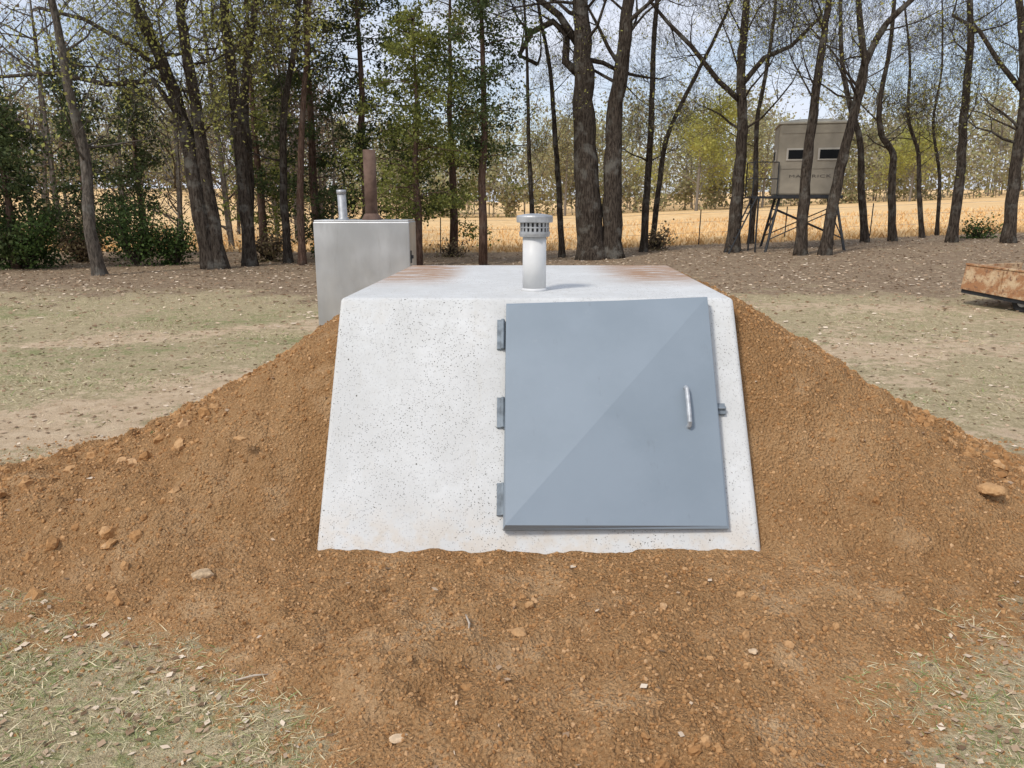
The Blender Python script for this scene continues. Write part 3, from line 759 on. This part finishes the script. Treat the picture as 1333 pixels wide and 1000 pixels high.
tree('dark tree leaning right in front of the right side of the blind, forking high', 20.6, [(1074, 320), (1090, 240), (1106, 160), (1124, 90), (1118, 10), (1110, -180)], 18, 5, 2.4, 3.8, 2200, .05, path2=[(1074, 320), (1091, 240), (1108, 160), (1128, 85), (1156, 30), (1195, -10), (1260, -90)], w2=16, group=G)
tree('slim tree just right of the blind', 24.5, [(1128, 306), (1122, 240), (1118, 180), (1100, 110), (1092, 30), (1100, -120)], 12, 6, 2.0, 2.4, 1500, .045, group=G)
tree('slim tree with an s shaped bend right of the blind', 24.5, [(1163, 305), (1160, 240), (1164, 200), (1148, 175), (1146, 130), (1160, 60), (1166, -40), (1170, -180)], 12, 6, 2.2, 2.6, 1500, .045, group=G)
tree('very thin crooked tree second right of the bend trunk', 25.5, [(1202, 304), (1196, 250), (1198, 200), (1184, 150), (1186, 80), (1180, 0)], 8, 6, 1.6, 1.8, 1200, .045, group=G)
tree('thin sapling in the gap before the tall tree near the right edge', 26.5, [(1220, 303), (1222, 230), (1216, 160), (1228, 90), (1225, 0)], 6, 6, 1.5, 1.6, 1000, .045, group=G)
tree('tall dark tree second from the right edge', 23.0, [(1240, 306), (1250, 230), (1256, 150), (1260, 60), (1266, -20), (1270, -200)], 16, 7, 2.4, 2.6, 2200, .05, group=G)
tree('dark tree at the right edge of the photo', 22.0, [(1315, 300), (1326, 220), (1334, 140), (1330, 50), (1324, -30), (1320, -200)], 19, 7, 2.4, 2.6, 2200, .05, group=G, extra=[([(1332, 120), (1300, 80), (1275, 40), (1240, 20)], 7)])

def evergreen(label, Y, bxp, byp, topy, halfw, lowy, nleaf, lsize, lmat, w=9, bmat=None, name='cedar_tree', shape=.7, seed=1, tipw=.12, group='evergreen trees of the wood edge'):
    r = random.Random(seed); nrr = np.random.RandomState(seed)
    b = at(bxp, byp, Y); b.z = tz(b.x, Y) - .1
    root = thing(name, label, 'tree', (b.x, Y, b.z + .1), group)
    top = at(bxp, topy, Y).z; low = at(bxp, lowy, Y).z; hw = halfw * Y / 1000
    mb = MB(); rad = w * Y / 2000
    pts = [Vector((b.x + r.uniform(-.05, .05), Y + r.uniform(-.05, .05), b.z + (top - b.z) * i / 8)) for i in range(9)]
    mb.tube(pts, [rad * (1.2 - 1.1 * i / 8) + .01 for i in range(9)], 8)
    C = []; n = 60
    for i in range(n):
        f = (i + r.random()) / n; z = low + (top - low) * f
        rr = hw * ((1 - f) ** shape * (1 - tipw) + tipw) * r.uniform(.3, 1.4) * (min(1, .5 + 3 * f))
        a = r.random() * 6.283; d = Vector((math.cos(a), math.sin(a), r.uniform(-.15, .45)))
        s = Vector((b.x, Y, z)); pl = [s]
        for k in range(1, 5):
            q = s + d * (rr * k / 4) + Vector((0, 0, -.06 * rr * (k / 4) ** 2 * 4)) + rv(r) * .08; pl.append(q)
        mb.tube(pl, [.022, .016, .012, .008, .004], 4, cap=False)
        for k in range(10):
            q = pl[-1].lerp(pl[1], r.random() ** 1.3); C.append((q + rv(r) * .2)[:])
    C = np.array(C); T = C[nrr.randint(0, len(C), nleaf)]; P = T + nrr.randn(nleaf, 3) * np.array([.13, .13, .09])
    V, F = quads(P, lsize * (.5 + nrr.rand(nleaf)), nrr); 
    mb.build('trunk', bmat or M_barkr, root, smooth=True); np_mesh('crown', V, F, lmat, root); rebase(root)
evergreen('yellow green feathery cedar right of the cabinet', 20.5, 546, 342, 20, 95, 280, 14000, .036, L_olive, 9, seed=3, tipw=.3)
evergreen('tall slim cedar with bare lower trunk left of the big oak', 21.0, 630, 338, -150, 80, 215, 13000, .037, L_cedar, 9, seed=4, shape=.5)
evergreen('dark bushy cedar behind the rusty flue pipe', 23.5, 478, 332, -110, 112, 320, 18000, .044, L_cedar, 10, seed=5, shape=.4, tipw=.3)
evergreen('dark cedar between the upright trunks left of the cabinet', 24, 415, 334, -140, 90, 330, 14000, .044, L_cedar, 10, seed=6, shape=.4, tipw=.3)
evergreen('olive cedar standing back between the feathery and the slim cedar', 25.5, 590, 328, -60, 78, 290, 9500, .044, L_olive, 9, seed=17, shape=.4, tipw=.3)
evergreen('olive cedar behind the crossing trunks', 24.5, 345, 334, -80, 68, 300, 9000, .044, L_olive, 9, seed=7, shape=.4, tipw=.3)
evergreen('blackish evergreen at the left edge of the photo', 19.5, 22, 350, 120, 85, 345, 12000, .042, L_cedar, 9, seed=8, shape=.5)
evergreen('dark evergreen behind the slim leaning tree on the left', 23, 120, 338, 70, 82, 330, 10000, .044, L_cedar, 9, seed=9, shape=.5)
evergreen('drab evergreen in the shade between leaning and crossing trunks', 25, 190, 335, 110, 55, 290, 5500, .044, L_cedar, 8, seed=10)

def shrub(label, Y, px, py, topy, halfw, n, ls, lmat, seed, group='shrubs under the trees'):
    r = random.Random(seed); nrr = np.random.RandomState(seed)
    b = at(px, py, Y); b.z = tz(b.x, Y); hw = halfw * Y / 1000; ht = at(px, topy, Y).z - b.z
    root = thing('shrub', label, 'shrub', tuple(b), group); mb = MB(); C = []
    for i in range(26):
        a = r.random() * 6.283; d = Vector((math.cos(a) * hw * r.random() ** .6, math.sin(a) * hw * .7 * r.random(), ht * r.uniform(.45, 1)))
        m = b + d * .5 + rv(r) * .15; e = b + d; mb.tube([b, m, e], [.02, .014, .005], 4, cap=False)
        for k in range(10): C.append((m.lerp(e, r.uniform(-.5, 1)) + rv(r) * .18)[:])
    C = np.array(C); P = C[nrr.randint(0, len(C), n)] + nrr.randn(n, 3) * .13; P[:, 2] = np.maximum(P[:, 2], b.z + .02)
    V, F = quads(P, ls * (.5 + nrr.rand(n)), nrr)
    mb.build('stems', M_bark, root); np_mesh('foliage', V, F, lmat, root); rebase(root)
shrub('dense dark green shrub in the lower left corner of the wood', 19.6, 40, 352, 265, 75, 5500, .038, L_shrub, 1)
shrub('bright green leafy shrub between the leaning and crossing trunks', 20.5, 178, 350, 255, 45, 4200, .036, L_shrub, 2)
shrub('low dark shrub at the foot of the crossing trunks', 21, 232, 348, 285, 34, 2400, .038, L_shrub, 3)
shrub('low brown twiggy bush left of the cabinet', 22, 350, 343, 300, 30, 1200, .04, L_brown, 4)
shrub('brown and green bush behind the slim leaning tree', 22, 105, 344, 270, 40, 3000, .042, L_brown, 5)
shrub('small dark bush in front of the field right of the cabinet', 24, 590, 335, 318, 24, 500, .035, L_brown, 6)
shrub('small russet bush at the foot of the thin twisted tree', 24.5, 856, 322, 300, 20, 700, .04, L_brown, 7)
shrub('low green weeds beside the foot of the tall right tree', 24, 1275, 306, 292, 28, 800, .035, L_shrub, 8)

def mass(name, label, spots, hr, nleaf, ls, lmat, seed, cat, lowleaf=.15, bmat=None, cw=.28, jit=.045, round_=True, limbs=13, tk=.012):
    r = random.Random(seed); nrr = np.random.RandomState(seed); mb = MB(); PP = []
    for (x, y) in spots:
        z0 = tz(x, y) - .2; h = r.uniform(*hr); lean = r.uniform(-.10, .10) * h
        top = Vector((x + lean, y, z0 + h)); mb.tube([(x, y, z0), (x + lean * .4 + r.uniform(-.3, .3), y, z0 + h * .5), top], [h * tk, h * tk * .7, h * .002], 4, cap=False)
        cs = []
        for k in range(limbs):
            f = r.uniform(lowleaf + .05, .92); s = Vector((x + lean * f, y, z0 + h * f)); a = r.random() * 6.283
            prof = (.45 + .8 * math.sin(math.pi * min(1, f * 1.05))) if round_ else (1.1 - f * .6)
            l = h * cw * prof * r.uniform(.4, 1.15)
            e = s + Vector((math.cos(a) * l, math.sin(a) * l, l * r.uniform(.2, 1.1))); mb.tube([s, s.lerp(e, .5) + rv(r) * l * .12, e], [h * .004, h * .0028, h * .0012], 3, cap=False)
            for j in range(3):
                m = s.lerp(e, r.uniform(.3, .8)); e2_ = m + (rv(r) + Vector((0, 0, .4))) * l * .5; mb.tube([m, e2_], [h * .0026, h * .001], 3, cap=False); cs.append(e2_[:])
            cs.append(e[:]); cs.append(s.lerp(e, .6)[:])
        cs = np.array(cs); n = int(nleaf * r.uniform(.35, 1.4)); PP.append(cs[nrr.randint(0, len(cs), n)] + nrr.randn(n, 3) * h * jit)
    P = np.concatenate(PP); V, F = quads(P, ls * (.5 + nrr.rand(len(P))), nrr)
    o1 = mb.build(name, bmat or M_bark2)
    me = o1.data; wv = np.array([v.co[:] for v in me.vertices]); wf = [list(p.vertices) for p in me.polygons]
    nv = len(wv); me2 = bpy.data.meshes.new(name); me2.from_pydata(np.concatenate([wv, V]).tolist(), [], wf + (F + nv).tolist())
    me2.materials.append(bmat or M_bark2); me2.materials.append(lmat)
    mi = np.zeros(len(me2.polygons), np.int32); mi[len(wf):] = 1; me2.polygons.foreach_set('material_index', mi)
    o1.data = me2; tag(o1, label, cat, kind='stuff')
r = random.Random(5)
sp_ = []
for i in range(210):
    x = -125 + 250 * (i + r.random()) / 210; y = 96 + 34 * r.random() + .05 * abs(x); sp_.append((x, y))
sc_ = [(-115 + 230 * (i + r.random()) / 170, 94 + 3 * r.random()) for i in range(170)]
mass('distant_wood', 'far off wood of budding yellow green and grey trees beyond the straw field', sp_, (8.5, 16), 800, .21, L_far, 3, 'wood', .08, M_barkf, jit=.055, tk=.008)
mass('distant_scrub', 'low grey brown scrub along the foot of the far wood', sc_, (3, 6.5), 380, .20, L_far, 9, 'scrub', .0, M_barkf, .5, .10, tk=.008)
sp_ = [(-7 - 34 * r.random(), 27 + 22 * r.random()) for i in range(46)]
mass('woodland_thicket', 'brown tangled woodland thicket filling the far left of the photo', sp_, (6, 10.5), 380, .058, L_brown, 4, 'thicket', .02, M_bark2, limbs=22, cw=.24)
# individual mid-distance trees
def midtree(label, px, Y, h, n, lmat, seed, cw=.3):
    r = random.Random(seed); nrr = np.random.RandomState(seed)
    x = (px - 666.5) / 1000 * Y / 1.02; z0 = tz(x, Y)
    root = thing('field_tree', label, 'tree', (x, Y, z0), 'trees out in the field'); mb = MB(); tips = []
    top = Vector((x + .3, Y, z0 + h * .85)); pts = [Vector((x, Y, z0 - .1)), Vector((x + .1, Y, z0 + h * .3)), Vector((x + .2, Y, z0 + h * .6)), top]
    mb.tube(pts, [h * .013, h * .010, h * .007, h * .003], 6)
    for k in range(16):
        f = r.uniform(.12, .85); a = r.random() * 6.283
        branch(mb, r, pts[0].lerp(top, f), Vector((math.cos(a), math.sin(a), .5)).normalized(), h * cw * (1.15 - .6 * f), h * .004, 2, tips)
    T = np.array([t_[:] for t_ in tips]); P = T[nrr.randint(0, len(T), n)] + nrr.randn(n, 3) * h * .03
    mb.build('trunk', M_barkf, root); V, F = quads(P, .12 * (.5 + nrr.rand(n)), nrr); np_mesh('crown', V, F, lmat, root); rebase(root)
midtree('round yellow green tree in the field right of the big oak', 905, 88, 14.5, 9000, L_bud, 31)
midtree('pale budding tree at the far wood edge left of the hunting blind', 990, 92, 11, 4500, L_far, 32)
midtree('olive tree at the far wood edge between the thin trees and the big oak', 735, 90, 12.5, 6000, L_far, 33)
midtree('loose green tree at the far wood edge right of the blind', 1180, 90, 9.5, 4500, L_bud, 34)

# ------------------------------------------------------------------ wire fence
fe = thing('wire_fence', 'low wire fence with thin steel posts along the near edge of the straw field', 'fence', (0, 26.3, 0))
fxs = np.arange(-14, 20, 2.9); tops = []
for i, x in enumerate(fxs):
    y = 26.2 + .02 * x; z = tz(x, y); tops.append((x, y, z))
    MB().tube([(x, y, z - .1), (x + .02, y, z + 1.15)], .018, 6).build('post', M_dark, fe)
for hh in (.4, .75, 1.05):
    MB().tube([(a, b, c + hh) for a, b, c in tops], .005, 4).build('wire', M_cap, fe)
rebase(fe)

# ------------------------------------------------------------------ grass, litter, straw
def blades(x, y, z, h, w, lean, r):
    n = len(x); a = r.rand(n) * 6.283; b = r.rand(n) * 6.283
    P = np.stack([x, y, z], 1); W = np.stack([np.cos(a), np.sin(a), 0 * a], 1) * w[:, None]
    D = np.stack([np.cos(b) * lean, np.sin(b) * lean, np.ones(n)], 1); D = D / np.linalg.norm(D, axis=1)[:, None] * h[:, None]
    V = np.stack([P - W, P + W, P + D * .55 + W * .7 , P + D + np.stack([np.cos(b), np.sin(b), 0 * b], 1) * (h * .2)[:, None]], 1).reshape(-1, 3)
    return V, np.arange(4 * n).reshape(n, 4)
Vs = []; Fs = []; off = 0
def addb(x, y, h, w, lean, r=nr):
    global off
    V, F = blades(x, y, terrain(x, y) - .002, h, w, lean, r); Vs.append(V); Fs.append(F + off); off += len(V)
n = 130000; y = 1.6 + 2.8 * nr.rand(n); x = (nr.rand(n) * 2 - 1) * (.7 * y + .4)
sd = sdn(x, y); dn = .5 + 1.0 * fbm(N1, x * 4, y * 4, 3); ok = (sd < .12 - .5 * nr.rand(n) ** 1.5) & (nr.rand(n) < dn)
x, y = x[ok], y[ok]; n = len(x); addb(x, y, .015 + .045 * nr.rand(n) ** 1.5, .0011 + .0012 * nr.rand(n), 1.0 + 4 * nr.rand(n))
n = 90000; y = 4.0 + 9.5 * nr.rand(n) ** .9; x = (nr.rand(n) * 2 - 1) * (.72 * y)
sd = sdist(x, y); dn = fbm(N1, x * 1.1, y * 1.6, 4) * 1.9 + .35; ok = (sd < -.05) & (nr.rand(n) < dn * (1 - .97 * tracks(x, y)) * np.where(x > 0, .6, 1))
x, y = x[ok], y[ok]; n = len(x); addb(x, y, .015 + .04 * nr.rand(n), .002 + .003 * nr.rand(n), .8 + 3 * nr.rand(n))
g = np_mesh('grass', np.concatenate(Vs), np.concatenate(Fs), M_grass); tag(g, 'short patchy green and straw coloured grass on the yard', 'grass', kind='stuff')
n = 14000; y = 26.3 + 30 * nr.rand(n) ** 1.8; x = (nr.rand(n) * 2 - 1) * (.75 * y)
h = .10 + .18 * nr.rand(n); V, F = blades(x, y, terrain(x, y) - .01, h, .012 + .015 * nr.rand(n) + y * .0003, .3 + .3 * nr.rand(n), nr)
g = np_mesh('dry_field_grass', V, F, M_straw); tag(g, 'tall orange straw coloured dry grass filling the field', 'dry grass', kind='stuff')
PP = []; SS = []
n = 20000; y = 8.5 + 17.5 * nr.rand(n); x = (nr.rand(n) * 2 - 1) * (.75 * y); ok = nr.rand(n) < ss(10.0, 15.5, y + 2.0 * fbm(N3, x * .35, y * .35)) + .10; x, y = x[ok], y[ok]
PP.append(np.stack([x, y, terrain(x, y) + .02], 1)); SS.append(.022 + .036 * nr.rand(len(x)))
n = 9000; y = 1.7 + 9 * nr.rand(n) ** 1.5; x = (nr.rand(n) * 2 - 1) * (.72 * y + .2); sd = sdist(x, y); ok = ((sd < 0) | (nr.rand(n) < .04)) & ~in_shelter(x, y); x, y = x[ok], y[ok]
PP.append(np.stack([x, y, gz(x, y) + .007], 1)); SS.append((.007 + .013 * nr.rand(len(x))) * (.8 + .12 * y))
V, F = quads(np.concatenate(PP), np.concatenate(SS), nr, flat=.3)
g = np_mesh('fallen_leaves', V, F, M_dead); tag(g, 'brown and tan fallen leaves under the trees and over the yard', 'fallen leaves', kind='stuff')

# ------------------------------------------------------------------ light
w = bpy.data.worlds.new('World'); scene.world = w; w.use_nodes = True; nt = w.node_tree
bg = nt.nodes['Background']; sky = nt.nodes.new('ShaderNodeTexSky'); sky.sky_type = 'NISHITA'; sky.sun_disc = False
sky.air_density = 1.0; sky.dust_density = 1.2; sky.altitude = 100
tc = nt.nodes.new('ShaderNodeTexCoord'); mp = nt.nodes.new('ShaderNodeMapping'); mp.inputs['Scale'].default_value = (1, 1, 3.2)
nz = nt.nodes.new('ShaderNodeTexNoise'); nz.inputs['Scale'].default_value = 2.6; nz.inputs['Detail'].default_value = 6; nz.inputs['Roughness'].default_value = .55
mr = nt.nodes.new('ShaderNodeMapRange'); mr.inputs[1].default_value = .38; mr.inputs[2].default_value = .62; mr.interpolation_type = 'SMOOTHSTEP'
mr.inputs[3].default_value = .42; mr.inputs[4].default_value = .97
mxn = nt.nodes.new('ShaderNodeMix'); mxn.data_type = 'RGBA'
nt.links.new(tc.outputs['Generated'], mp.inputs[0]); nt.links.new(mp.outputs[0], nz.inputs['Vector']); nt.links.new(nz.outputs['Fac'], mr.inputs[0])
nt.links.new(mr.outputs[0], mxn.inputs[0]); nt.links.new(sky.outputs[0], mxn.inputs[6]); mxn.inputs[7].default_value = (5.6, 5.9, 6.7, 1)
nt.links.new(mxn.outputs[2], bg.inputs['Color']); bg.inputs['Strength'].default_value = .15
sl = bpy.data.lights.new('sun', 'SUN'); so = bpy.data.objects.new('sun', sl); col.objects.link(so)
sl.energy = 2.5; sl.angle = R(10); sl.color = (1, .95, .88)
az, el = R(222), R(48); d = Vector((math.sin(az) * math.cos(el), math.cos(az) * math.cos(el), math.sin(el)))
sky.sun_elevation = el; sky.sun_rotation = az
so.rotation_euler = d.to_track_quat('Z', 'Y').to_euler()
scene.view_settings.view_transform = 'Standard'; scene.view_settings.look = 'None'; scene.view_settings.exposure = 0
